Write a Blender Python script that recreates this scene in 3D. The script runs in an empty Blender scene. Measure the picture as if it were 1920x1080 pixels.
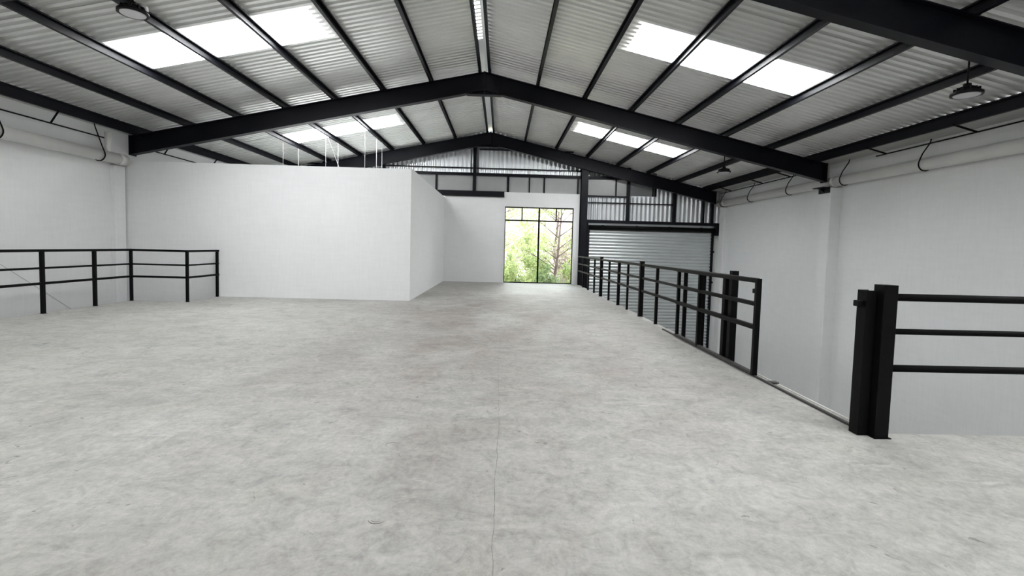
import bpy, math, random
from mathutils import Vector, Matrix
random.seed(7)
S = bpy.context.scene
COL = S.collection

# ---------------------------------------------------------------- camera
cam = bpy.data.cameras.new('camera'); camo = bpy.data.objects.new('camera', cam); COL.objects.link(camo)
RT = Vector((0.9994167571, -0.0219494005, 0.0261604551))
DN = Vector((0.0248953177, -0.0560562988, -0.9981171848))
FW = Vector((0.0233745321, 0.9981863129, -0.0554771670))
m = Matrix.Identity(4)
for i in range(3):
    m[i][0] = RT[i]; m[i][1] = -DN[i]; m[i][2] = -FW[i]
m[0][3], m[1][3], m[2][3] = 0.0, 0.0, 1.35
camo.matrix_world = m
cam.sensor_fit = 'HORIZONTAL'; cam.sensor_width = 36.0
cam.lens = 900.0 / 1920.0 * 36.0
cam.shift_y = -(540 - 512.56) / 1920.0
cam.clip_start = 0.05; cam.clip_end = 300
S.camera = camo

# ---------------------------------------------------------------- sky and exposure
SKYLIGHT = 12.8
w = bpy.data.worlds.new('overcast_sky'); S.world = w; w.use_nodes = True
nt = w.node_tree; nt.nodes.clear()
out = nt.nodes.new('ShaderNodeOutputWorld'); bg = nt.nodes.new('ShaderNodeBackground')
bg.inputs['Color'].default_value = (0.93, 0.96, 1.0, 1); bg.inputs['Strength'].default_value = 9.0
nt.links.new(bg.outputs[0], out.inputs[0])
S.view_settings.view_transform = 'Standard'; S.view_settings.look = 'None'
S.view_settings.exposure = 0.0; S.view_settings.gamma = 1.0
S.view_settings.use_curve_mapping = False

# ---------------------------------------------------------------- materials
def new_mat(name):
    mt = bpy.data.materials.new(name); mt.use_nodes = True
    n = mt.node_tree.nodes; n.clear()
    o = n.new('ShaderNodeOutputMaterial'); b = n.new('ShaderNodeBsdfPrincipled')
    mt.node_tree.links.new(b.outputs[0], o.inputs[0])
    return mt, n, mt.node_tree.links, b, o
def coords(n, l, scale=(1, 1, 1), rot=(0, 0, 0), world=True):
    g = n.new('ShaderNodeNewGeometry' if world else 'ShaderNodeTexCoord')
    mp = n.new('ShaderNodeMapping')
    mp.inputs['Scale'].default_value = scale; mp.inputs['Rotation'].default_value = rot
    l.new(g.outputs['Position' if world else 'Object'], mp.inputs['Vector'])
    return mp.outputs[0]
def noise(n, l, vec, scale, detail=4, rough=0.55, dist=0.0):
    t = n.new('ShaderNodeTexNoise'); t.inputs['Scale'].default_value = scale
    t.inputs['Detail'].default_value = detail; t.inputs['Roughness'].default_value = rough
    t.inputs['Distortion'].default_value = dist
    l.new(vec, t.inputs['Vector']); return t.outputs['Fac']
def ramp(n, l, fac, stops):
    r = n.new('ShaderNodeValToRGB'); e = r.color_ramp.elements
    while len(e) < len(stops): e.new(0.5)
    for q, (p, c) in zip(e, stops):
        q.position = p; q.color = (c[0], c[1], c[2], 1) if hasattr(c, '__len__') else (c, c, c, 1)
    l.new(fac, r.inputs[0]); return r.outputs[0]
def mix(n, l, fac, a, b, mode='MIX'):
    x = n.new('ShaderNodeMix'); x.data_type = 'RGBA'; x.blend_type = mode
    if isinstance(fac, float): x.inputs[0].default_value = fac
    else: l.new(fac, x.inputs[0])
    l.new(a, x.inputs[6])
    if isinstance(b, tuple): x.inputs[7].default_value = (*b, 1)
    else: l.new(b, x.inputs[7])
    return x.outputs[2]
def bump(n, l, b, h, strength, dist=0.01):
    u = n.new('ShaderNodeBump'); u.inputs['Strength'].default_value = strength; u.inputs['Distance'].default_value = dist
    l.new(h, u.inputs['Height']); l.new(u.outputs[0], b.inputs['Normal'])
def simple(name, col, rough=0.5, metal=0.0, var=0.06, scale=6.0, spec=0.5, bumps=0.0):
    mt, n, l, b, o = new_mat(name)
    f = noise(n, l, coords(n, l), scale)
    c = ramp(n, l, f, [(0.3, tuple(k * (1 - var) for k in col)), (0.7, tuple(min(1, k * (1 + var)) for k in col))])
    l.new(c, b.inputs['Base Color']); b.inputs['Roughness'].default_value = rough; b.inputs['Metallic'].default_value = metal
    b.inputs['Specular IOR Level'].default_value = spec
    if bumps: bump(n, l, b, f, bumps)
    return mt

def mat_floor():
    mt, n, l, b, o = new_mat('bare_concrete')
    v = coords(n, l)
    big = noise(n, l, v, 0.35, 5, 0.6, 0.5)
    base = ramp(n, l, big, [(0.28, (0.345, 0.340, 0.316)), (0.5, (0.432, 0.432, 0.406)), (0.70, (0.50, 0.504, 0.478))])
    # worn, dirt-tinted aisle towards the far window, broken up by noise
    dm = n.new('ShaderNodeVectorMath'); dm.operation = 'LENGTH'
    l.new(coords(n, l, (0.30, 0.13, 1)), dm.inputs[0])
    sub = n.new('ShaderNodeMapping'); sub.inputs['Location'].default_value = (0.05, -0.95, 0); sub.inputs['Scale'].default_value = (0.30, 0.10, 0)
    g = n.new('ShaderNodeNewGeometry'); l.new(g.outputs['Position'], sub.inputs['Vector']); l.new(sub.outputs[0], dm.inputs[0])
    zone = ramp(n, l, dm.outputs['Value'], [(0.25, 1.0), (1.15, 0.12)])
    warm = ramp(n, l, noise(n, l, coords(n, l, (1, 0.7, 1)), 0.9, 7, 0.7, 0.8), [(0.36, 0.05), (0.62, 0.95)])
    wz = n.new('ShaderNodeMath'); wz.operation = 'MULTIPLY'; l.new(zone, wz.inputs[0]); l.new(warm, wz.inputs[1])
    base = mix(n, l, wz.outputs[0], base, (0.30, 0.262, 0.235))
    yel = ramp(n, l, noise(n, l, coords(n, l, (1.3, 1, 1), (0, 0, 0.4)), 1.9, 6, 0.65, 0.6), [(0.56, 0.0), (0.74, 0.4)])
    base = mix(n, l, yel, base, (0.35, 0.338, 0.27))
    # trowel sweeps in several directions
    st1 = noise(n, l, coords(n, l, (0.9, 1.35, 1), (0, 0, 0.30)), 3.0, 10, 0.74, 0.9)
    base = mix(n, l, 1.0, base, ramp(n, l, st1, [(0.3, 0.76), (0.5, 1.0), (0.70, 1.18)]), 'MULTIPLY')
    st2 = noise(n, l, coords(n, l, (1.1, 0.9, 1), (0, 0, -0.5)), 7.0, 9, 0.74, 1.4)
    base = mix(n, l, 1.0, base, ramp(n, l, st2, [(0.34, 0.80), (0.5, 1.0), (0.66, 1.09)]), 'MULTIPLY')
    fine = noise(n, l, coords(n, l, (1, 0.9, 1)), 28, 7, 0.8)
    base = mix(n, l, 1.0, base, ramp(n, l, fine, [(0.3, 0.80), (0.7, 1.17)]), 'MULTIPLY')
    # small dark pits, smears and pale scuffs
    pit = ramp(n, l, noise(n, l, coords(n, l, (0.9, 0.9, 1)), 9, 4, 0.62, 0.9), [(0.67, 0.0), (0.72, 0.7)])
    base = mix(n, l, pit, base, (0.13, 0.127, 0.12))
    smear = ramp(n, l, noise(n, l, coords(n, l, (0.6, 1.8, 1), (0, 0, 0.7)), 2.3, 6, 0.6, 1.5), [(0.64, 0.0), (0.76, 0.4)])
    base = mix(n, l, smear, base, (0.22, 0.215, 0.205))
    sc = ramp(n, l, noise(n, l, coords(n, l, (0.5, 2.0, 1), (0, 0, 0.16)), 4.6, 6, 0.62, 1.0), [(0.635, 0.0), (0.72, 0.55)])
    base = mix(n, l, sc, base, (0.56, 0.56, 0.545))
    l.new(base, b.inputs['Base Color'])
    b.inputs['Roughness'].default_value = 0.55
    b.inputs['Specular IOR Level'].default_value = 0.35
    bump(n, l, b, st1, 0.2, 0.01)
    return mt
def mat_wall(name, col=(0.84, 0.85, 0.845)):
    mt, n, l, b, o = new_mat(name)
    a = noise(n, l, coords(n, l, (9, 9, 0.8)), 3.0, 5, 0.6, 0.3)
    c = noise(n, l, coords(n, l, (1, 1, 6)), 2.2, 4, 0.6)
    e = noise(n, l, coords(n, l), 0.5, 3)
    lo = tuple(k * 0.975 for k in col); hi = tuple(min(1, k * 1.015) for k in col)
    base = ramp(n, l, a, [(0.3, lo), (0.7, hi)])
    base = mix(n, l, 1.0, base, ramp(n, l, c, [(0.35, 0.975), (0.65, 1.0)]), 'MULTIPLY')
    base = mix(n, l, 1.0, base, ramp(n, l, e, [(0.3, 0.965), (0.65, 1.0)]), 'MULTIPLY')
    l.new(base, b.inputs['Base Color']); b.inputs['Roughness'].default_value = 0.75
    b.inputs['Specular IOR Level'].default_value = 0.25
    bump(n, l, b, a, 0.05, 0.01)
    return mt
def mat_skylight():
    mt, n, l, b, o = new_mat('translucent_skylight')
    f = noise(n, l, coords(n, l), 2.0)
    c = ramp(n, l, f, [(0.3, (0.96, 0.98, 1.0)), (0.7, (1, 1, 1))])
    l.new(c, b.inputs['Base Color']); l.new(c, b.inputs['Emission Color'])
    b.inputs['Emission Strength'].default_value = SKYLIGHT; b.inputs['Roughness'].default_value = 0.5
    return mt
def mat_glass():
    mt, n, l, b, o = new_mat('clear_glass')
    n.remove(b)
    t = n.new('ShaderNodeBsdfTransparent'); g = n.new('ShaderNodeBsdfGlossy'); g.inputs['Roughness'].default_value = 0.03
    fr = n.new('ShaderNodeFresnel'); fr.inputs['IOR'].default_value = 1.45
    mx = n.new('ShaderNodeMixShader'); t.inputs[0].default_value = (0.95, 0.97, 0.96, 1)
    l.new(fr.outputs[0], mx.inputs[0]); l.new(t.outputs[0], mx.inputs[1]); l.new(g.outputs[0], mx.inputs[2])
    l.new(mx.outputs[0], o.inputs[0]); return mt
def mat_leaf(name, a, c):
    mt, n, l, b, o = new_mat(name)
    f = noise(n, l, coords(n, l), 3.0, 3)
    col = ramp(n, l, f, [(0.3, a), (0.7, c)])
    l.new(col, b.inputs['Base Color']); b.inputs['Roughness'].default_value = 0.6
    t = n.new('ShaderNodeBsdfTranslucent'); l.new(col, t.inputs[0])
    mx = n.new('ShaderNodeMixShader'); mx.inputs[0].default_value = 0.45
    l.new(b.outputs[0], mx.inputs[1]); l.new(t.outputs[0], mx.inputs[2]); l.new(mx.outputs[0], o.inputs[0])
    return mt

M = {}
M['floor'] = mat_floor()
M['wall'] = mat_wall('white_painted_plaster')
M['steel'] = simple('black_painted_steel', (0.0035, 0.004, 0.0075), 0.42, 0.0, 0.15, 3.0, 0.22)
M['rail'] = simple('black_painted_tube', (0.0025, 0.0026, 0.0028), 0.5, 0.0, 0.15, 8.0, 0.11)
M['roof'] = simple('galvalume_roof_sheet', (0.84, 0.845, 0.825), 0.33, 0.5, 0.05, 1.3, 0.5)
M['gable'] = simple('galvanised_wall_sheet', (0.78, 0.80, 0.82), 0.28, 0.7, 0.06, 1.5, 0.5)
M['slat'] = simple('zinc_shutter_slat', (0.60, 0.635, 0.64), 0.32, 0.5, 0.05, 2.0, 0.5)
M['sky'] = mat_skylight()
M['glass'] = mat_glass()
M['frost'] = simple('frosted_grey_pane', (0.40, 0.405, 0.40), 0.25, 0.0, 0.10, 0.7, 0.5)
M['frostdark'] = simple('dark_grey_pane', (0.20, 0.205, 0.21), 0.2, 0.0, 0.10, 0.7, 0.5)
M['pvc'] = simple('white_pvc_pipe', (0.74, 0.74, 0.71), 0.4, 0.0, 0.05, 2.0, 0.5)
M['gutter'] = simple('pale_gutter_metal', (0.52, 0.52, 0.50), 0.5, 0.1, 0.06, 2.0, 0.4)
M['lamp'] = simple('black_lamp_housing', (0.006, 0.006, 0.007), 0.45, 0.0, 0.1, 10.0, 0.2)
M['diffuser'] = simple('lamp_diffuser', (0.72, 0.73, 0.74), 0.35, 0.0, 0.03, 10.0, 0.5)
M['plate'] = simple('white_lamp_plate', (0.9, 0.9, 0.9), 0.3, 0.0, 0.02, 10.0, 0.5)
M['wire'] = simple('pale_wire', (0.75, 0.76, 0.76), 0.5, 0.0, 0.04, 10.0, 0.4)
M['crack'] = simple('floor_crack', (0.17, 0.165, 0.15), 0.9, 0.0, 0.2, 20.0, 0.1)
M['track'] = simple('dark_worn_steel', (0.045, 0.043, 0.04), 0.5, 0.2, 0.3, 12.0, 0.4)
M['soil'] = simple('dry_hillside', (0.24, 0.205, 0.185), 0.9, 0.0, 0.25, 1.4, 0.1, 0.4)
M['bark'] = simple('pale_bark', (0.13, 0.10, 0.085), 0.85, 0.0, 0.25, 6.0, 0.1, 0.3)
M['leaf_a'] = mat_leaf('leaf_light', (0.19, 0.27, 0.08), (0.40, 0.45, 0.18))
M['leaf_b'] = mat_leaf('leaf_dark', (0.11, 0.17, 0.06), (0.23, 0.30, 0.12))
M['leaf_c'] = mat_leaf('leaf_dry', (0.24, 0.20, 0.165), (0.30, 0.27, 0.17))

# ---------------------------------------------------------------- mesh helpers
class MB:
    def __init__(s): s.v = []; s.f = []; s.sm = []
    def add(s, vs, fs, smooth=False):
        o = len(s.v); s.v += [Vector(p) for p in vs]; s.f += [tuple(i + o for i in f) for f in fs]; s.sm += [smooth] * len(fs); return s
    def box(s, lo, hi):
        x0, y0, z0 = lo; x1, y1, z1 = hi
        return s.add([(x0, y0, z0), (x1, y0, z0), (x1, y1, z0), (x0, y1, z0), (x0, y0, z1), (x1, y0, z1), (x1, y1, z1), (x0, y1, z1)],
                     [(0, 3, 2, 1), (4, 5, 6, 7), (0, 1, 5, 4), (1, 2, 6, 5), (2, 3, 7, 6), (3, 0, 4, 7)])
    def prism(s, prof, p0, p1, up=(0, 0, 1), smooth=False):
        """extrude a closed 2-D outline (side, up) from p0 to p1"""
        p0 = Vector(p0); p1 = Vector(p1); d = (p1 - p0).normalized(); up = Vector(up)
        side = d.cross(up).normalized(); u = side.cross(d)
        n = len(prof); vs = [p + side * a + u * b for p in (p0, p1) for a, b in prof]
        fs = [(i, (i + 1) % n, n + (i + 1) % n, n + i) for i in range(n)]
        s.add(vs, fs, smooth); o = len(s.v) - 2 * n
        s.f += [tuple(o + i for i in reversed(range(n))), tuple(o + n + i for i in range(n))]; s.sm += [False, False]
        return s
    def tube(s, pts, r, k=10, smooth=True):
        pts = [Vector(p) for p in pts]; o = len(s.v); ref = Vector((0.13, 0.21, 0.97))
        for i, p in enumerate(pts):
            d = (pts[min(i + 1, len(pts) - 1)] - pts[max(i - 1, 0)]).normalized()
            if abs(d.dot(ref)) > 0.98: rf = Vector((1, 0, 0))
            else: rf = ref
            a = d.cross(rf).normalized(); b = d.cross(a); rr = r[i] if isinstance(r, (list, tuple)) else r
            s.v += [p + (a * math.cos(t) + b * math.sin(t)) * rr for t in [2 * math.pi * j / k for j in range(k)]]
        for i in range(len(pts) - 1):
            for j in range(k):
                s.f.append((o + i * k + j, o + i * k + (j + 1) % k, o + (i + 1) * k + (j + 1) % k, o + (i + 1) * k + j)); s.sm.append(smooth)
        s.f += [tuple(o + j for j in reversed(range(k))), tuple(o + (len(pts) - 1) * k + j for j in range(k))]; s.sm += [False, False]
        return s
    def lathe(s, prof, c, k=32, smooth=True):
        o = len(s.v); c = Vector(c)
        for r, z in prof: s.v += [c + Vector((r * math.cos(2 * math.pi * j / k), r * math.sin(2 * math.pi * j / k), z)) for j in range(k)]
        for i in range(len(prof) - 1):
            for j in range(k):
                s.f.append((o + i * k + j, o + i * k + (j + 1) % k, o + (i + 1) * k + (j + 1) % k, o + (i + 1) * k + j)); s.sm.append(smooth)
        s.f += [tuple(o + j for j in reversed(range(k))), tuple(o + (len(prof) - 1) * k + j for j in range(k))]; s.sm += [False, False]
        return s
    def mesh(s, name, mat, off=Vector((0, 0, 0))):
        me = bpy.data.meshes.new(name); me.from_pydata([tuple(p - off) for p in s.v], [], s.f)
        me.polygons.foreach_set('use_smooth', s.sm); me.materials.append(mat); me.update(); return me
def chamf(wd, h, c=0.005):
    a, b = wd / 2, h / 2
    return [(-a + c, -b), (a - c, -b), (a, -b + c), (a, b - c), (a - c, b), (-a + c, b), (-a, b - c), (-a, -b + c)]
def tag(o, label=None, cat=None, group=None, kind=None):
    if label: o['label'] = label
    if cat: o['category'] = cat
    if group: o['group'] = group
    if kind: o['kind'] = kind
    return o
def empty(name, loc, **k):
    o = bpy.data.objects.new(name, None); COL.objects.link(o); o.location = loc; o.empty_display_size = 0.1
    return tag(o, **k)
def link(name, me, parent=None, loc=(0, 0, 0)):
    o = bpy.data.objects.new(name, me); COL.objects.link(o); o.location = loc
    if parent: o.parent = parent
    return o
def wloc(p):
    v = Vector((0, 0, 0))
    while p is not None: v += Vector(p.location); p = p.parent
    return v
def part(name, mb, mat, parent, label=None):
    o = link(name, mb.mesh(name, M[mat], wloc(parent)), parent)
    if label: o['label'] = label
    return o
def solo(name, mb, mat, **k):
    lo = [min(p[i] for p in mb.v) for i in range(3)]; hi = [max(p[i] for p in mb.v) for i in range(3)]
    off = Vector(((lo[0] + hi[0]) / 2, (lo[1] + hi[1]) / 2, lo[2]))
    o = link(name, mb.mesh(name, M[mat], off), None, off); return tag(o, **k)
def B(lo, hi): return MB().box(lo, hi)
def bar(p0, p1, wd, h, up=(0, 0, 1), c=0.005): return MB().prism(chamf(wd, h, c), p0, p1, up)

# ---------------------------------------------------------------- main dimensions
RX = -0.5                       # ridge
SL, SR = 0.212, 0.228           # roof slopes
XL, XR = -8.8, 8.2              # side walls
YB, YF = -6.8, 18.0             # rear and far wall
LOW = -3.2                      # lower floor
def slope(x): return SR if x > RX else SL
def ztop(x): return 5.47 - slope(x) * abs(x - RX)      # rafter top = purlin bottom
def zund(x): return 5.04 - slope(x) * abs(x - RX)      # rafter underside
def zsheet(x): return 5.635 - slope(x) * abs(x - RX)   # sheet valleys

# ---------------------------------------------------------------- floors
poly = [(XL, YB), (XR, YB), (XR, 3.53), (2.91, 3.53), (2.91, YF), (XL, YF), (XL, 11.55), (-6.57, 11.55), (-6.57, 10.33), (-7.85, 10.33), (-7.85, 1.0), (XL, 1.0)]
fm = MB(); n = len(poly)
fm.add([(x, y, 0) for x, y in poly] + [(x, y, -0.22) for x, y in poly], [tuple(range(n)), tuple(reversed(range(n, 2 * n)))] + [(i + n, (i + 1) % n + n, (i + 1) % n, i) for i in range(n)])
floor = solo('floor', fm, 'floor', kind='structure')
cm = MB(); pts = []
y = 1.0
while y < 7.0:
    pts.append((0.004 + random.uniform(-0.006, 0.006) + 0.01 * math.sin(y * 2.1), y, random.uniform(0.6, 1.6) * (1.0 if y < 4 else 0.7))); y += random.uniform(0.04, 0.09)
vs = []; fs = []
for i, (x, y, wd) in enumerate(pts):
    hw = 0.0010 * wd; vs += [(x - hw, y, 0.0006), (x + hw, y, 0.0006)]
    if i: fs.append((2 * i - 2, 2 * i - 1, 2 * i + 1, 2 * i))
cm.add(vs, fs)
part('crack', cm, 'crack', floor, 'thin jagged crack running away along the floor')
def scuff(cx, cy, rad, a0, a1, wd):
    vs = []; fs = []; nn = 14
    for i in range(nn + 1):
        a = math.radians(a0 + (a1 - a0) * i / nn); h = wd * math.sin(math.pi * (i + 0.3) / (nn + 0.6)) * random.uniform(0.6, 1.0)
        for q in (rad - h, rad + h): vs.append((cx + q * math.cos(a), cy + q * math.sin(a), 0.0007))
        if i: fs.append((2 * i - 2, 2 * i - 1, 2 * i + 1, 2 * i))
    sc = MB(); sc.add(vs, fs); part('scuff_mark', sc, 'crack', floor, 'small curved dark scuff on the floor')
scuff(-0.70, 3.17, 0.042, 40, 215, 0.0035); scuff(-0.575, 2.30, 0.045, 190, 345, 0.004); scuff(-0.575, 2.30, 0.03, 200, 300, 0.003)
scuff(0.52, 2.75, 0.06, 60, 110, 0.004); scuff(2.1, 2.55, 0.05, 200, 260, 0.004)
solo('floor_lower', B((XL, YB, LOW - 0.2), (XR, YF + 0.2, LOW)), 'floor', kind='structure')

# ---------------------------------------------------------------- side walls
wl = solo('wall_left', B((XL - 0.25, YB - 0.2, LOW), (XL, YF + 0.3, 3.86)), 'wall', kind='structure')
wr = solo('wall_right', B((XR, YB - 0.2, LOW), (XR + 0.25, YF + 0.3, 3.74)), 'wall', kind='structure')
part('pilaster', MB().prism(chamf(0.34, 0.14, 0.012), (XR - 0.05, 17.60, LOW), (XR - 0.05, 17.60, 2.98), (1, 0, 0)), 'wall', wr)
for yy in (-0.5, 5.6, 11.7):
    part('pilaster', MB().prism(chamf(0.34, 0.28, 0.012), (XR - 0.13, yy, LOW), (XR - 0.13, yy, 2.98), (1, 0, 0)), 'wall', wr)
part('pilaster', MB().prism(chamf(0.3, 0.12, 0.012), (XL + 0.05, 11.2, LOW), (XL + 0.05, 11.2, 2.94), (1, 0, 0)), 'wall', wl)
part('wall_seam', MB().tube([(XL + 0.002, 8.55, 0.86), (XL + 0.002, 8.81, 0.68), (XL + 0.002, 9.45, 0.225), (XL + 0.002, 10.3, -0.38)], 0.005, 6), 'gutter', wl, 'faint slanting line on the lower wall')
solo('wall_rear', B((XL, YB - 0.2, LOW), (XR, YB, 5.5)), 'wall', kind='structure')

# ---------------------------------------------------------------- white partition room
PY = 11.4; PX = -2.15; PT = 3.1
wp = solo('wall_partition_front', B((XL, PY, LOW), (PX, PY + 0.15, PT)), 'wall', kind='structure')
ws = solo('wall_partition_side', B((PX - 0.15, PY + 0.15, 0), (PX, YF, PT + 0.02)), 'wall', kind='structure')
solo('ceiling_partition', B((XL, PY + 0.15, 2.86), (PX - 0.15, YF, 2.92)), 'wall', kind='structure')

# ---------------------------------------------------------------- roof sheets
ceiling = empty('ceiling', (RX, 6, 5.6), kind='structure')
RIBS = 7; SW = 1.04; PITCH = SW / RIBS; AMP = 0.025
DEP = 0.045
prof = [(-0.012, -0.004), (-0.010, -0.009), (0.0, -0.009)]      # lap edge, then trapezoid ribs across one sheet
for i in range(RIBS):
    for a, zz in ((0.0, 0.0), (0.070, 0.0), (0.084, DEP), (0.134, DEP)): prof.append((i * PITCH + a * PITCH / 0.1486, zz))
prof.append((SW, 0.0))
def sheet_mesh(name, mat, xa, xb):
    vs = []; fs = []; k = len(prof)
    for x in (xa, xb): vs += [(x - RX, yy, zsheet(x) - 5.635 + zz) for yy, zz in prof]
    fs = [(i, i + 1, k + i + 1, k + i) for i in range(k - 1)]
    if xa > xb: fs = [tuple(reversed(f)) for f in fs]
    mb = MB(); mb.add(vs, fs, False); return mb.mesh(name, M[mat])
spans = {}
for s, e in ((-1, XL + 0.06), (1, 7.70)):
    a = RX + s * 0.13
    spans[s] = {'full': sheet_mesh('roof_sheet', 'roof', a, e),
                'up': sheet_mesh('roof_sheet', 'roof', a, RX + s * 2.70),
                'sky': sheet_mesh('skylight_sheet', 'sky', RX + s * 2.64, RX + s * 6.00),
                'low': sheet_mesh('roof_sheet', 'roof', RX + s * 5.96, e)}
off = Vector((RX, 0, 5.635)) - Vector(ceiling.location)
for k in range(-14, 10):
    y0 = 7.97 + k * SW
    for s in (-1, 1):
        sky = (k % 6 == 0)
        for key in (('up', 'sky', 'low') if sky else ('full',)):
            dz = 0.004 if key in ('sky',) else 0.0
            o = link('skylight_sheet' if key == 'sky' else 'roof_sheet', spans[s][key], ceiling, off + Vector((0, y0, dz)))
            if key == 'sky': o['label'] = 'translucent sheet glowing white with daylight'
# ridge cap: solid on the right and far off, open slots on the left nearer by
cap = MB()
for s in (-1, 1):
    xo = RX + s * 0.30
    if s == 1: cap.prism([(0, 0), (0.30, -0.06), (0.30, -0.065), (0, -0.006)], (RX, YB, 5.72), (RX, 18.3, 5.72))
    else: cap.prism([(0, 0), (0, -0.006), (-0.30, -0.065), (-0.30, -0.06)], (RX, 10.45, 5.72), (RX, 18.3, 5.72))
yy = 10.45
while yy > YB:
    cap.prism([(0, 0), (0, -0.006), (-0.30, -0.065), (-0.30, -0.06)], (RX, yy - 0.062, 5.72), (RX, yy, 5.72)); yy -= 0.1455
part('ridge_cap', cap, 'roof', ceiling)

# gutters at both eaves
for nm, s, xi, xo in (('left', -1, XL + 0.10, XL - 0.02), ('right', 1, 7.66, XR + 0.02)):
    g = MB(); zi = zsheet(xi) - 0.004
    zb = zi - 0.16
    for lo, hi in (((min(xi, xi + 0.004 * s), YB, zb), (max(xi, xi + 0.004 * s), YF + 0.25, zi)), ((min(xi, xo), YB, zb - 0.004), (max(xi, xo), YF + 0.25, zb))): g.box(lo, hi)
    part('gutter', g, 'gutter', ceiling)

# ---------------------------------------------------------------- portal frames
FR = [(5.6, 'black steel roof frame nearest the camera, crossing the top right corner'),
      (11.7, 'black steel roof frame crossing mid room above the white partition front'), (17.72, 'farthest black steel roof frame against the metal gable')]
ID = 0.43; FWD = 0.17
def ibeam(x0, x1, y):
    """I-section rafter between two x stations, cut plumb"""
    mb = MB()
    def slab(dz0, dz1, hw):
        vs = []
        for x in (x0, x1):
            zt = ztop(x); vs += [(x, y - hw, zt - dz1), (x, y + hw, zt - dz1), (x, y + hw, zt - dz0), (x, y - hw, zt - dz0)]
        mb.add(vs, [(0, 1, 5, 4), (1, 2, 6, 5), (2, 3, 7, 6), (3, 0, 4, 7), (3, 2, 1, 0), (4, 5, 6, 7)])
    slab(0.0, 0.016, FWD / 2); slab(ID - 0.016, ID, FWD / 2); slab(0.016, ID - 0.016, 0.006)
    return mb
for y, lab in FR:
    e = empty('roof_frame', (RX, y, 4.6), label=lab, cat='roof frame', group='portal frames')
    for s, xe in ((-1, XL + 0.01), (1, 7.86)):
        part('rafter', ibeam(RX, xe, y), 'steel', e)
        zt = ztop(xe)
        part('end_plate', B((min(xe, xe - 0.02 * s), y - 0.11, zt - ID - 0.02), (max(xe, xe - 0.02 * s), y + 0.11, zt + 0.01)), 'steel', e)
    hz = MB(); hw = 0.42
    for yy in (-0.012, 0.012):
        hz.add([(RX - hw, y + yy, zund(RX - hw)), (RX, y + yy, zund(RX - hw) - 0.01), (RX + hw, y + yy, zund(RX + hw)), (RX, y + yy, ztop(RX))], [(0, 1, 2, 3) if yy < 0 else (3, 2, 1, 0)])
    hz.box((RX - hw, y - 0.085, zund(RX - hw) - 0.016), (RX + hw, y + 0.085, zund(RX + hw) + 0.004))
    part('apex_haunch', hz, 'steel', e)
    part('apex_plate', B((RX - 0.016, y - 0.1, zund(RX) - 0.09), (RX + 0.016, y + 0.1, ztop(RX) + 0.0)), 'steel', e)

# ---------------------------------------------------------------- purlins
PH = 0.15; PF = 0.055; T = 0.006
NTH = ['first', 'second', 'third', 'fourth', 'fifth', 'sixth']
def purlin(x, s, label, h=PH, ends=(YB, 18.25)):
    zb = ztop(x) if h == PH else zsheet(x) - h - 0.012
    # C-section opening towards the ridge: web on the outer side
    o = s
    pr = [(0, 0), (-o * PF, 0), (-o * PF, 0.022), (-o * (PF - T), 0.022), (-o * (PF - T), T), (-o * T, T), (-o * T, h - T), (-o * (PF - T), h - T), (-o * (PF - T), h - 0.022), (-o * PF, h - 0.022), (-o * PF, h), (0, h)]
    if s > 0: pr = list(reversed(pr))
    e = empty('purlin', (x, 6, zb), label=label, cat='roof beam', group='purlins under the roof sheets')
    part('channel', MB().prism(pr, (x, ends[0], zb), (x, ends[1], zb)), 'steel', e)
    if abs(x - RX) < 7.9:
        for y, lab in FR:
            cl = MB(); a = -s * (PF + 0.004)
            for dy in (-0.09, 0.09): pass
            cl.add([(x + s * 0.003, y - 0.10, zb), (x + s * 0.003, y + 0.10, zb), (x + s * 0.003, y + 0.05, zb + 0.12), (x + s * 0.003, y - 0.05, zb + 0.12),
                    (x + s * 0.012, y - 0.10, zb), (x + s * 0.012, y + 0.10, zb), (x + s * 0.012, y + 0.05, zb + 0.12), (x + s * 0.012, y - 0.05, zb + 0.12)],
                   [(0, 1, 2, 3), (7, 6, 5, 4), (0, 4, 5, 1), (1, 5, 6, 2), (2, 6, 7, 3), (3, 7, 4, 0)])
            part('cleat', cl, 'steel', e)
for s, nm in ((-1, 'left'), (1, 'right')):
    purlin(RX + s * 0.14, s, f'black steel purlin just {nm} of the roof ridge')
    for k in range(6): purlin(RX + s * (1.30 + 1.146 * k), s, f'black steel purlin on the {nm} roof slope, {NTH[k]} out from the ridge pair')
    purlin(RX + s * 8.07, s, f'black steel eaves beam along the top of the {nm} wall', h=0.215)

# ---------------------------------------------------------------- rain pipes, hooks, thin rods
PIPER = 0.118
def pipe(x, y0, y1, z, label, stubs):
    e = empty('rain_pipe', (x, (y0 + y1) / 2, z - PIPER), label=label, cat='pipe', group='white rain pipes')
    part('pipe', MB().tube([(x, y0, z), (x, y1, z)], PIPER, 20), 'pvc', e)
    for yc in stubs['collar']: part('coupling', MB().tube([(x, yc - 0.07, z), (x, yc + 0.07, z)], PIPER + 0.008, 20), 'pvc', e)
    part('end_cap', MB().tube([(x, y1 - 0.01, z), (x, y1 + 0.05, z)], [PIPER + 0.006, PIPER - 0.02], 20), 'pvc', e)
    for yd, zt in stubs['drop']: part('inlet', MB().tube([(x, yd, z), (x, yd, zt)], 0.06, 14), 'pvc', e)
pipe(-8.62, YB, 11.26, 3.08, 'white plastic rain pipe along the top of the left wall', {'collar': [6.2, 11.1], 'drop': [(10.78, 3.6)]})
pipe(8.05, YB, 17.80, 3.13, 'long white plastic rain pipe along the top of the right wall', {'collar': [5.9, 11.6, 17.3], 'drop': [(12.1, 3.6)]})
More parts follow.
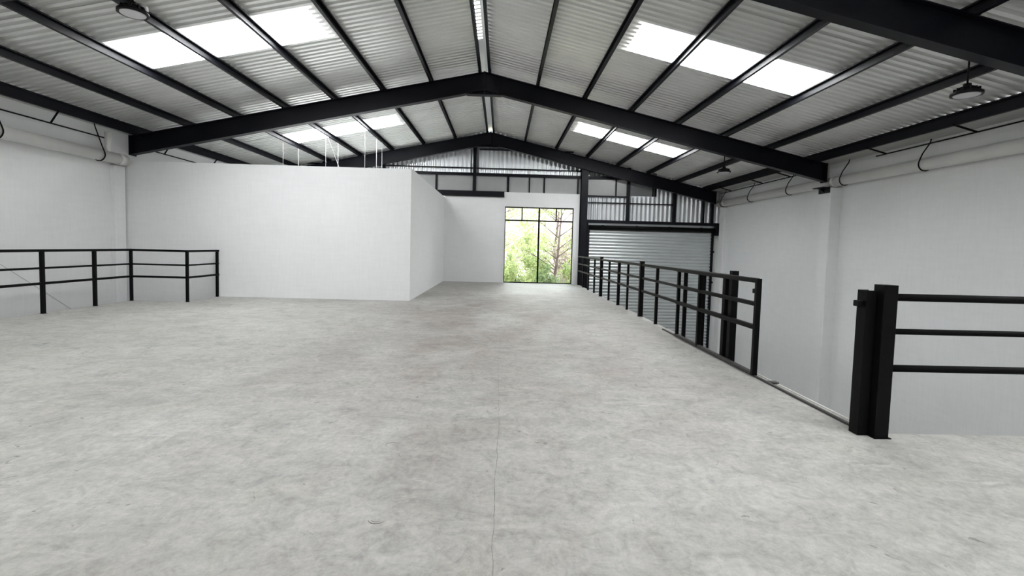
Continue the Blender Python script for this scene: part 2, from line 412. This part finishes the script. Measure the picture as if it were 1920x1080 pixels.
def hook(s, y, label):
    px, pz = (8.05, 3.13) if s > 0 else (-8.62, 3.08)
    zt = zsheet(7.66 if s > 0 else XL + 0.10) - 0.164; r = PIPER + 0.012     # hangs from the gutter bottom
    pts = [(px + s * 0.09, y, zt), (px + s * 0.07, y, zt - 0.08), (px - s * 0.06, y, pz + 0.20)]
    for a in (155, 172, 190, 210, 232, 255, 280, 305): pts.append((px + s * r * math.cos(math.radians(a)), y, pz + r * math.sin(math.radians(a))))
    solo('pipe_hook', MB().tube(pts, 0.011, 8), 'rail', label=label, cat='hook', group='rod hooks holding the rain pipes')
for y, t in ((7.0, 'black rod hook holding the right rain pipe, nearest of them, by the picture edge'), (9.1, 'black rod hook holding the right rain pipe midway between the near and middle roof frames'), (11.25, 'black rod hook holding the right rain pipe just before the middle roof frame'),
             (13.4, 'black rod hook on the right rain pipe, first beyond the middle roof frame'), (15.5, 'black rod hook on the right rain pipe, second beyond the middle roof frame'), (17.45, 'black rod hook at the far end of the right rain pipe')): hook(1, y, t)
for y, t in ((8.45, 'black rod hook holding the left rain pipe at the picture edge'), (10.55, 'black rod hook holding the left rain pipe beside the short inlet')): hook(-1, y, t)
def brace(s, y0, y1, struts, label):
    x = 7.93 if s > 0 else -8.66; z = 3.475
    e = empty('brace_rod', (x, (y0 + y1) / 2, z), label=label, cat='rod', group='thin rods beside the eaves beams')
    part('rod', MB().tube([(x, y0, z), (x, y1, z)], 0.014, 8), 'rail', e)
    bx = RX + s * 8.0
    for ys in struts: part('strut', bar((x, ys, z), (bx, ys, 3.585 if s > 0 else 3.715), 0.03, 0.02, (0, 1, 0), 0.003), 'rail', e)
brace(1, 4.5, 10.17, [6.0, 8.0, 9.9], 'thin black rod beside the right eaves beam, before the middle roof frame')
brace(1, 12.2, 17.4, [13.2, 14.6, 16.6], 'thin black rod beside the right eaves beam, beyond the middle roof frame')
brace(-1, 5.0, 10.75, [7.0, 9.5], 'thin black rod beside the left eaves beam')
brace(-1, 12.0, 15.2, [12.6, 14.6], 'thin black rod behind the white partition top')

# black steel bracket on the pilaster under the pipe
bk = MB().box((7.90, 11.56, 2.86), (7.93, 11.94, 3.0)); bk.box((7.74, 11.56, 2.98), (7.93, 11.94, 3.0)); bk.add([(7.75, 11.74, 2.98), (7.92, 11.74, 2.98), (7.92, 11.74, 2.87), (7.75, 11.76, 2.98), (7.92, 11.76, 2.98), (7.92, 11.76, 2.87)], [(0, 1, 2), (5, 4, 3), (0, 3, 4, 1), (1, 4, 5, 2), (2, 5, 3, 0)])
solo('wall_bracket', bk, 'steel', label='small black steel bracket at the top of the right wall pilaster', cat='bracket')

# ---------------------------------------------------------------- high-bay lamps
def lamp(x, y, z, top, label, plates=False):
    e = empty('high_bay_lamp', (x, y, z), label=label, cat='lamp', group='hanging disc lamps')
    r = 0.165
    part('housing', MB().lathe([(r - 0.022, -0.008), (r, -0.012), (r, 0.022), (r - 0.02, 0.034), (0.10, 0.045), (0.092, 0.085), (0.07, 0.095), (0.045, 0.10), (0.04, 0.135), (0.012, 0.14)], (x, y, z), 36), 'lamp', e)
    for k in range(12):
        a = 2 * math.pi * k / 12; c, s_ = math.cos(a), math.sin(a)
        f = MB().prism([(-0.003, 0.03), (0.003, 0.03), (0.003, 0.075), (-0.003, 0.075)], (x + 0.085 * c, y + 0.085 * s_, z), (x + 0.135 * c, y + 0.135 * s_, z)); part('cooling_fin', f, 'lamp', e)
    part('diffuser', MB().lathe([(r - 0.034, -0.016), (r - 0.028, -0.006)], (x, y, z), 36), 'diffuser', e, 'pale grey round diffuser')
    part('rod', MB().tube([(x, y, z + 0.13), (x, y, top)], 0.011, 8), 'lamp', e)
    part('canopy', MB().lathe([(0.035, 0), (0.035, 0.02), (0.02, 0.03)], (x, y, top - 0.03), 14), 'lamp', e)
    if plates:
        for sx in (-1, 1): part('plate', MB().prism(chamf(0.012, 0.055, 0.004), (x + sx * (r + 0.006), y - 0.02, z + 0.055), (x + sx * (r + 0.006), y + 0.02, z + 0.055)), 'plate', e, 'small white clip on the lamp rim')  # one thin white plate on each side of the rim
lamp(5.87, 6.1, 3.435, zsheet(5.87), 'black disc lamp on a rod near the right wall, nearest on that side')
lamp(-4.62, 6.2, 4.105, zsheet(-4.62), 'black disc lamp with white rim clips at the top left', True)
lamp(5.6, 12.2, 3.38, zsheet(5.6), 'small far black disc lamp beyond the middle roof frame')

# ---------------------------------------------------------------- far gable wall
wf = empty('wall_far', (0, YF + 0.1, 0), kind='structure')
GP = 0.165; GA = 0.018
def corr(x0, x1, zb, zt, nm='corrugated_panel'):
    vs = []; xs = []; x = x0
    while x < x1 - 1e-6: xs.append(x); x += GP / 8
    xs.append(x1); k = len(xs)
    yy = [18.13 - GA * (0.5 - 0.5 * math.tanh(2.2 * math.cos(2 * math.pi * q / GP))) * 2 for q in xs]
    vs = [(q, r, zb) for q, r in zip(xs, yy)] + [(q, r, zt(q) if callable(zt) else zt) for q, r in zip(xs, yy)]
    mb = MB(); mb.add(vs, [(i, i + 1, k + i + 1, k + i) for i in range(k - 1)], True); return part(nm, mb, 'gable', wf)
rl = lambda x: zsheet(x) + 0.02
for x0, x1 in ((XL, -6.6), (-6.6, -4.4), (-4.4, -1.06), (-1.06, 3.0), (3.0, 4.70)): corr(x0, x1, 3.98, rl)
corr(XL, -4.3, 3.17, 4.0); corr(3.1, 4.70, 2.43, 3.36); corr(4.70, 5.74, 2.43, 3.38); corr(4.70, 5.74, 4.12, rl); corr(5.74, 6.47, 2.43, rl); corr(6.47, 7.6, 2.43, rl); corr(7.6, XR, 2.43, rl)
def gbox(nm, x0, x1, z0, z1, y0=17.98, y1=18.09, mat='steel'): return part(nm, B((x0, y0, z0), (x1, y1, z1)), mat, wf)
# posts
gbox('gable_post', -1.125, -1.0, 3.30, 5.35); gbox('gable_post', 4.64, 4.76, 2.40, 4.40); gbox('gable_post', 6.41, 6.52, 2.40, 4.0); gbox('gable_post', 7.53, 7.60, 2.40, 3.75); gbox('gable_post', 7.86, 7.95, 2.40, 3.7)
gbox('gable_post', -4.45, -4.35, 3.0, 4.7); gbox('gable_post', -6.65, -6.55, 3.0, 4.3)
# girts
gbox('girt', XL, 4.64, 3.945, 4.05, 17.97); gbox('girt', XL, 4.9, 4.21, 4.25, 18.02)
gbox('girt', -0.9, 2.6, 4.90, 4.94, 18.02)
gbox('girt', 3.12, 6.42, 3.06, 3.10, 18.02); gbox('girt', 3.12, 4.64, 3.29, 3.345, 18.0)
gbox('girt', -4.4, 0.06, 3.172, 3.375, 17.86, 18.09)
# panes and mullions of the strip window
mull = [(-4.3, .06), (-2.47, 0.075), (-1.06, 0.05), (0.19, 0.085), (0.985, 0.045), (1.54, 0.055), (2.80, 0.05)]
for x, wd in mull: gbox('mullion', x - wd / 2, x + wd / 2, 3.36, 3.96, 18.0, 18.08)
for (xa, wa), (xb, wb) in zip(mull, mull[1:]): gbox('pane', xa + wa / 2, xb - wb / 2, 3.375, 3.955, 18.05, 18.06, 'frost')
gbox('jamb_strip', 2.87, 2.93, 0.0, 3.36, 18.0, 18.1); gbox('pane', 2.83, 3.05, 3.36, 3.95, 18.05, 18.06, 'frost')
gbox('mullion', 4.21, 4.26, 3.34, 3.95, 18.0, 18.08)
gbox('pane', 3.1, 4.21, 3.34, 3.95, 18.05, 18.06, 'frost'); gbox('pane', 4.26, 4.64, 3.34, 3.95, 18.05, 18.06, 'frost')
gbox('pane', 4.76, 5.62, 3.36, 4.2, 18.03, 18.04, 'frostdark'); gbox('mullion', 5.60, 5.64, 3.36, 4.1, 17.99, 18.06); gbox('mullion', 5.70, 5.76, 3.36, 4.1, 17.99, 18.06); gbox('pane', 5.62, 5.76, 3.36, 4.3, 18.06, 18.07, 'frostdark')
gbox('mullion', 0.98, 1.0, 3.95, 4.23, 18.0, 18.05)
# white masonry
part('white_panel', B((PX, 17.93, 0), (0.05, 18.2, 3.17)), 'wall', wf)
portal = MB(); WX0, WX1, WZ = 0.10, 2.66, 2.835
portal.box((0.05, 17.90, WZ), (2.87, 18.2, 3.36)); portal.box((WX1, 17.90, 0), (2.87, 18.2, WZ)); portal.box((0.05, 17.90, 0), (WX0, 18.2, WZ))
part('window_surround', portal, 'wall', wf)
part('white_panel', B((XL, 18.0, LOW), (PX - 0.15, 18.2, 3.18)), 'wall', wf)
part('white_panel', B((PX - 0.15, 18.0, LOW), (3.0, 18.2, -0.22)), 'wall', wf)
part('white_panel', B((7.98, 18.0, LOW), (XR, 18.2, 2.42)), 'wall', wf)
part('steel_column', MB().prism([(-.12, -.12), (.12, -.12), (.12, -.105), (.008, -.105), (.008, .105), (.12, .105), (.12, .12), (-.12, .12), (-.12, .105), (-.008, .105), (-.008, -.105), (-.12, -.105)], (3.015, 17.84, LOW), (3.015, 17.84, 4.5), (0, 1, 0)), 'steel', wf, 'tall black steel column beside the window')

# ---------------------------------------------------------------- tall window
wn = empty('window_1', ((WX0 + WX1) / 2, 18.0, 0), kind='structure')
def wbar(nm, x0, x1, z0, z1, par=wn, y0=17.985, y1=18.03): return part(nm, B((x0, y0, z0), (x1, y1, z1)), 'rail', par)
F = 0.03
wbar('frame', WX0, WX0 + F, 0.0, WZ); wbar('frame', WX1 - F, WX1, 0.0, WZ); wbar('frame', WX0 + F, WX1 - F, WZ - 0.04, WZ); wbar('frame', WX0 + F, WX1 - F, 0.0, 0.035)
xm = (WX0 + WX1) / 2; wbar('mullion', xm - 0.03, xm + 0.03, 0.035, WZ - 0.04, wn, 17.975); wbar('transom', WX0 + F, WX1 - F, 2.31, 2.36)
q1 = (WX0 + xm) / 2; q2 = (xm + WX1) / 2
wbar('glazing_bar', q1 - 0.022, q1 + 0.022, 2.36, WZ - 0.04); wbar('glazing_bar', q2 - 0.022, q2 + 0.022, 2.36, WZ - 0.04)
for x0, x1, z0, z1 in ((WX0 + F, xm - .03, .035, 2.31), (xm + .03, WX1 - F, .035, 2.31), (WX0 + F, q1 - .022, 2.36, WZ - .04), (q1 + .022, xm - .03, 2.36, WZ - .04), (xm + .03, q2 - .022, 2.36, WZ - .04), (q2 + .022, WX1 - F, 2.36, WZ - .04)):
    part('pane', B((x0, 18.004, z0), (x1, 18.009, z1)), 'glass', wn)

# ---------------------------------------------------------------- roller shutter
sh = empty('roller_shutter', (5.57, 18.0, LOW), label='wide grey roller shutter of horizontal metal slats behind the right railing', cat='roller shutter')
SX0, SX1 = 3.26, 7.88; SP = 0.118
SPROF = [(17.972, 0.0), (17.972, 0.030), (17.940, 0.034), (17.931, 0.052), (17.929, 0.072), (17.933, 0.094), (17.942, SP - 0.004), (17.972, SP)]
sv = [(x, a, b) for x in (SX0, SX1) for a, b in SPROF]; kk = len(SPROF)
sm = MB(); sm.add(sv, [(i, i + 1, kk + i + 1, kk + i) for i in range(kk - 1)], False)
sme = sm.mesh('slat', M['slat'], Vector((5.57, 18.0, 0)))
z = 2.06
while z - SP > LOW:
    z -= SP; link('slat', sme, sh, (0, 0, z - LOW))
part('backing', B((3.12, 17.976, LOW), (7.985, 17.985, 2.34)), 'track', sh)
part('hood_beam', MB().prism(chamf(0.16, 0.11, 0.01), (3.13, 17.90, 2.37), (8.06, 17.90, 2.37)), 'steel', sh)
part('hood_plate', B((3.2, 17.93, 2.16), (7.98, 17.94, 2.32)), 'slat', sh)
part('barrel', MB().tube([(3.2, 17.86, 2.16), (7.98, 17.86, 2.16)], 0.075, 14), 'rail', sh)
for x in (3.75, 5.03, 6.25, 7.45): part('barrel_ring', MB().tube([(x - 0.03, 17.86, 2.16), (x + 0.03, 17.86, 2.16)], 0.088, 14), 'rail', sh)
part('end_bracket', MB().prism([(0, 2.42), (0.19, 2.42), (0.19, 1.98), (0.12, 1.9), (0.0, 1.78)], (7.96, 17.80, 0), (7.96, 17.83, 0)), 'steel', sh) if False else part('end_bracket', MB().prism(chamf(0.03, 0.46, 0.004), (7.98, 17.78, 2.19), (7.98, 17.99, 2.19)), 'steel', sh)
part('end_bracket', MB().prism(chamf(0.14, 0.46, 0.01), (8.04, 17.80, 2.19), (8.04, 17.83, 2.19)), 'steel', sh)
part('end_bracket', MB().prism(chamf(0.03, 0.40, 0.004), (3.19, 17.80, 2.2), (3.19, 17.99, 2.2)), 'steel', sh)
for x in (3.23, 7.92): part('guide_rail', B((x - 0.045, 17.90, LOW), (x + 0.045, 18.0, 2.06)), 'steel', sh)
for zz in (1.35, 0.2, -1.0): part('guide_bolt', MB().tube([(7.95, 17.92, zz), (8.0, 17.92, zz)], 0.035, 8), 'rail', sh)

# shutter chain pipe on the right back pilaster
solo('conduit_strip', MB().prism(chamf(0.045, 0.03, 0.006), (8.105, 17.41, -0.1), (8.105, 17.41, 2.95)), 'gutter', label='thin grey strip running down beside the shutter on the right', cat='conduit')
solo('junction_box', MB().prism(chamf(0.16, 0.10, 0.012), (8.14, 17.33, -1.78), (8.14, 17.33, -1.25)), 'frostdark', label='narrow grey box low on the right wall behind the thick post', cat='box')
sp = MB().prism(chamf(0.07, 0.07, 0.01), (3.35, 13.3, LOW), (3.35, 13.3, 1.02)); sp.box((3.25, 13.2, LOW), (3.45, 13.4, LOW + 0.015))
solo('slim_post', sp, 'gutter', label='slim grey post rising from below behind the right railing', cat='post')

# ---------------------------------------------------------------- railings
def railing(loc, label, runs, posts, zs, cat='railing'):
    e = empty('railing', loc, label=label, cat=cat)
    for x, y, wd, h in posts:
        p = part('post', bar((x, y, 0.0), (x, y, h), wd, wd, (0, 1, 0), 0.004), 'rail', e)
        part('base_plate', B((x - wd * 0.62, y - wd * 0.62, 0.0), (x + wd * 0.62, y + wd * 0.62, 0.006)), 'rail', p)
    for p0, p1 in runs:
        for z, wd, rnd in zs:
            a = Vector((*p0, z)); b_ = Vector((*p1, z))
            part('rail', MB().tube([a, b_], wd / 2, 14) if rnd else bar(a, b_, wd, wd, (0, 0, 1), 0.004), 'rail', e)
    return e
ZS = [(1.075, 0.045, False), (0.778, 0.034, False), (0.517, 0.042, False)]
railing((-7.79, 8, 0), 'black steel stairwell railing turning the corner to the white partition on the left',
        [((-7.79, 1.1), (-7.79, 10.305)), ((-7.815, 10.28), (-6.60, 10.28)), ((-6.625, 10.255), (-6.625, 11.40))],
        [(-7.79, yy, 0.055, 1.055) for yy in (1.1, 2.0, 3.03, 4.09, 5.15, 6.2, 7.26, 8.32, 9.37)] + [(-7.79, 10.28, 0.05, 1.055), (-6.625, 10.28, 0.05, 1.055), (-6.625, 11.35, 0.05, 1.055)], ZS)
railing((2.865, 11, 0), 'long black steel railing along the right floor edge towards the far column',
        [((2.865, 5.865), (2.865, 17.7))],
        [(2.865, yy, wd, h) for yy, wd, h in ((5.99, 0.08, 1.05), (6.68, 0.045, 1.05), (7.35, 0.05, 1.05), (8.70, 0.05, 1.05), (9.68, 0.085, 1.125), (10.73, 0.045, 1.05), (11.56, 0.065, 1.05), (12.60, 0.05, 1.05), (13.62, 0.085, 1.13), (14.6, 0.05, 1.05), (15.6, 0.05, 1.05), (16.6, 0.05, 1.05), (17.6, 0.05, 1.05))],
        [(1.05, 0.05, False), (0.785, 0.042, False), (0.527, 0.045, False)])
solo('gate_guide_post', MB().prism(chamf(0.08, 0.085, 0.006), (2.865, 5.82, 0), (2.865, 5.82, 1.125), (0, 1, 0)), 'rail', label='thick black square post rising through the railing beside the gate', cat='post')
rl2 = railing((4.5, 3.48, 0), 'black steel railing with round bars at the right edge of the picture',
        [((2.90, 3.48), (8.19, 3.48))], [(2.855, 3.48, 0.105, 1.14), (5.0, 3.48, 0.06, 1.02), (7.0, 3.48, 0.06, 1.02)],
        [(1.05, 0.056, True), (0.794, 0.044, True), (0.517, 0.054, True)])
# gate
gt = empty('sliding_gate', (2.79, 6.3, 0.02), label='black sliding gate leaf standing open in front of the right railing', cat='gate')
for yy, wd in ((5.12, 0.055), (6.62, 0.055), (7.43, 0.045)):
    part('stile', bar((2.79, yy, 0.02), (2.79, yy, 1.075 if yy < 6 else 1.03), wd, 0.05, (0, 1, 0), 0.004), 'rail', gt)
for z, wd in ((1.052, 0.052), (0.797, 0.045), (0.542, 0.05)): part('gate_rail', bar((2.79, 5.14, z), (2.79, 7.48, z), 0.05, wd, (0, 0, 1), 0.004), 'rail', gt)
part('bottom_rail', bar((2.79, 5.12, 0.035), (2.79, 7.48, 0.035), 0.05, 0.03), 'track', gt)
part('latch', bar((2.79, 5.16, 0.935), (2.79, 5.20, 0.935), 0.04, 0.05), 'rail', gt)
# receiver post
rc = empty('gate_receiver_post', (2.752, 3.53, 0), label='black channel post with a latch lug beside the near square post', cat='post')
part('channel', MB().prism([(.038, -.045), (.038, .045), (-.038, .045), (-.038, .035), (.026, .035), (.026, -.035), (-.038, -.035), (-.038, -.045)], (2.752, 3.53, 0), (2.752, 3.53, 1.095), (0, 1, 0)), 'rail', rc)
part('latch_lug', bar((2.67, 3.53, 0.995), (2.72, 3.53, 0.995), 0.05, 0.045), 'rail', rc)
# track
tr = empty('gate_track', (2.80, 6, 0), label='dark steel gate track lying along the right floor edge', cat='track')
part('track_bar', bar((2.80, 3.60, 0.010), (2.80, 8.1, 0.010), 0.032, 0.018, c=0.003), 'track', tr)
part('edge_angle', B((2.885, 3.54, 0.0), (2.909, 8.1, 0.006)), 'gutter', tr)
part('track_stop', B((2.79, 4.83, 0.001), (2.905, 4.90, 0.02)), 'track', tr)

# ---------------------------------------------------------------- hanger wires over the partition room
wires = [((-6.39, 14.15), 'first'), ((-6.39, 15.2), 'second'), ((-5.24, 14.35), 'third'), ((-5.24, 15.4), 'fourth'), ((-4.09, 14.3), 'fifth'), ((-4.09, 15.6), 'sixth'), ((-4.09, 16.3), 'seventh')]
for (x, y), nth in wires:
    solo('hanger_wire', MB().tube([(x + 0.03, y, 2.92), (x + 0.03, y, ztop(x) + 0.01)], 0.0055, 6), 'wire', label=f'thin pale upright hanger wire above the white partition, {nth} from the left', cat='wire', group='hanger wires above the partition')
solo('hanger_wire', MB().tube([(-5.21, 14.45, ztop(-5.24) + 0.01), (-5.21, 16.6, 2.93)], 0.0055, 6), 'wire', label='pale slanting hanger wire above the white partition', cat='wire', group='hanger wires above the partition')

# ---------------------------------------------------------------- outside
gm = MB(); NX, NY = 24, 24; vs = []; fs = []
for j in range(NY + 1):
    for i in range(NX + 1):
        x = -22 + 50 * i / NX; y = 18.6 + 42 * j / NY
        z = -1.6 + 0.30 * max(0, y - 23) + 0.25 * math.sin(x * 0.5 + y * 0.3) + 0.2 * math.sin(y * 0.7 - x * 0.2)
        vs.append((x, y, z))
for j in range(NY):
    for i in range(NX): a = j * (NX + 1) + i; fs.append((a, a + 1, a + NX + 2, a + NX + 1))
gm.add(vs, fs, True); solo('ground', gm, 'soil', kind='structure')
def gz(x, y): return -1.6 + 0.30 * max(0, y - 23) + 0.25 * math.sin(x * 0.5 + y * 0.3) + 0.2 * math.sin(y * 0.7 - x * 0.2)
def leaves(c, rad, nleaf, size):
    mb = MB(); c = Vector(c)
    cl = [Vector((random.gauss(0, 0.5) * rad[0], random.gauss(0, 0.5) * rad[1], random.gauss(0, 0.45) * rad[2])) for _ in range(16)]
    for _ in range(nleaf):
        k = random.choice(cl); p = c + k + Vector((random.gauss(0, .22) * rad[0], random.gauss(0, .22) * rad[1], random.gauss(0, .22) * rad[2]))
        a = Vector((random.gauss(0, 1), random.gauss(0, 1), random.gauss(0, 1))).normalized(); b = a.orthogonal().normalized()
        s = size * random.uniform(0.6, 1.3); mb.add([p - a * s, p + b * s * 0.45, p + a * s, p - b * s * 0.45], [(0, 1, 2, 3)])
    return mb
def bush(x, y, r, h, mat, label, nl=900, size=0.09):
    z = gz(x, y); e = empty('bush', (x, y, z), label=label, cat='bush', group='bushes outside the window')
    part('foliage', leaves((x, y, z + h * 0.5), (r, r, h * 0.55), nl, size), mat, e)
    st = MB()
    for k in range(4):
        a = 1.57 * k + 0.4; st.tube([(x, y, z - 0.1), (x + 0.35 * r * math.cos(a), y + 0.35 * r * math.sin(a), z + h * 0.55)], [0.03, 0.012], 6)
    part('stems', st, 'bark', e)
bush(0.45, 21.0, 0.62, 2.3, 'leaf_a', 'bright green bush outside the lower left window pane', 2200)
bush(2.1, 22.6, 0.5, 1.7, 'leaf_b', 'dark green bush low behind the window mullion', 1700)
bush(3.25, 20.9, 0.5, 2.1, 'leaf_a', 'green bush outside the lower right window pane', 1900)
bush(1.5, 29.5, 1.2, 2.6, 'leaf_a', 'yellow green shrub higher up the slope behind the left pane', 1300, 0.11)
bush(3.9, 27.0, 1.2, 3.2, 'leaf_c', 'dry pale shrub higher up the slope behind the right pane', 1300, 0.11)
bush(1.7, 24.3, 0.8, 1.7, 'leaf_a', 'low yellow green shrub on the slope behind the window mullion', 1500, 0.1)
def tree(x, y, h, label, nb, mat, nl, lean=0.0):
    z = gz(x, y); e = empty('tree', (x, y, z), label=label, cat='tree', group='bare branched trees outside the window')
    tip = Vector((x + lean, y, z + h)); base = Vector((x, y, z - 0.2))
    part('trunk', MB().tube([base, base.lerp(tip, 0.4) + Vector((0.1, 0, 0)), tip], [0.10, 0.07, 0.02], 8), 'bark', e)
    br = MB(); ends = []
    for k in range(nb):
        t = random.uniform(0.3, 0.95); p = base.lerp(tip, t); a = random.uniform(0, 6.28); L = h * random.uniform(0.18, 0.4) * (1.2 - t * 0.6)
        q = p + Vector((math.cos(a) * L * 0.5, math.sin(a) * L * 0.5, L * 0.35)); r_ = q + Vector((math.cos(a + .4) * L * 0.5, math.sin(a + .4) * L * 0.5, L * 0.25))
        br.tube([p, q, r_], [0.026, 0.015, 0.006], 5); ends.append(r_)
        for _ in range(3):
            a2 = a + random.uniform(-1, 1); r2 = q + Vector((math.cos(a2) * L * .5, math.sin(a2) * L * .5, L * random.uniform(0.1, .4))); br.tube([q, r2], [0.014, 0.005], 4); ends.append(r2)
    part('branches', br, 'bark', e)
    lf = MB()
    for _ in range(nl):
        p = random.choice(ends) + Vector((random.gauss(0, .25), random.gauss(0, .25), random.gauss(0, .2))); a = Vector((random.gauss(0, 1), random.gauss(0, 1), random.gauss(0, 1))).normalized(); b = a.orthogonal().normalized(); s = random.uniform(0.04, 0.09)
        lf.add([p - a * s, p + b * s * .5, p + a * s, p - b * s * .5], [(0, 1, 2, 3)])
    part('foliage', lf, mat, e)
tree(2.4, 23.2, 5.0, 'thin branching tree outside the right window pane', 16, 'leaf_a', 2400, 0.5)
tree(0.0, 25.4, 5.5, 'sparse tree outside the left window pane', 16, 'leaf_a', 2000, -0.4)
tree(3.4, 31.0, 6.5, 'far pale tree up the slope behind the window', 18, 'leaf_c', 900, 0.3)
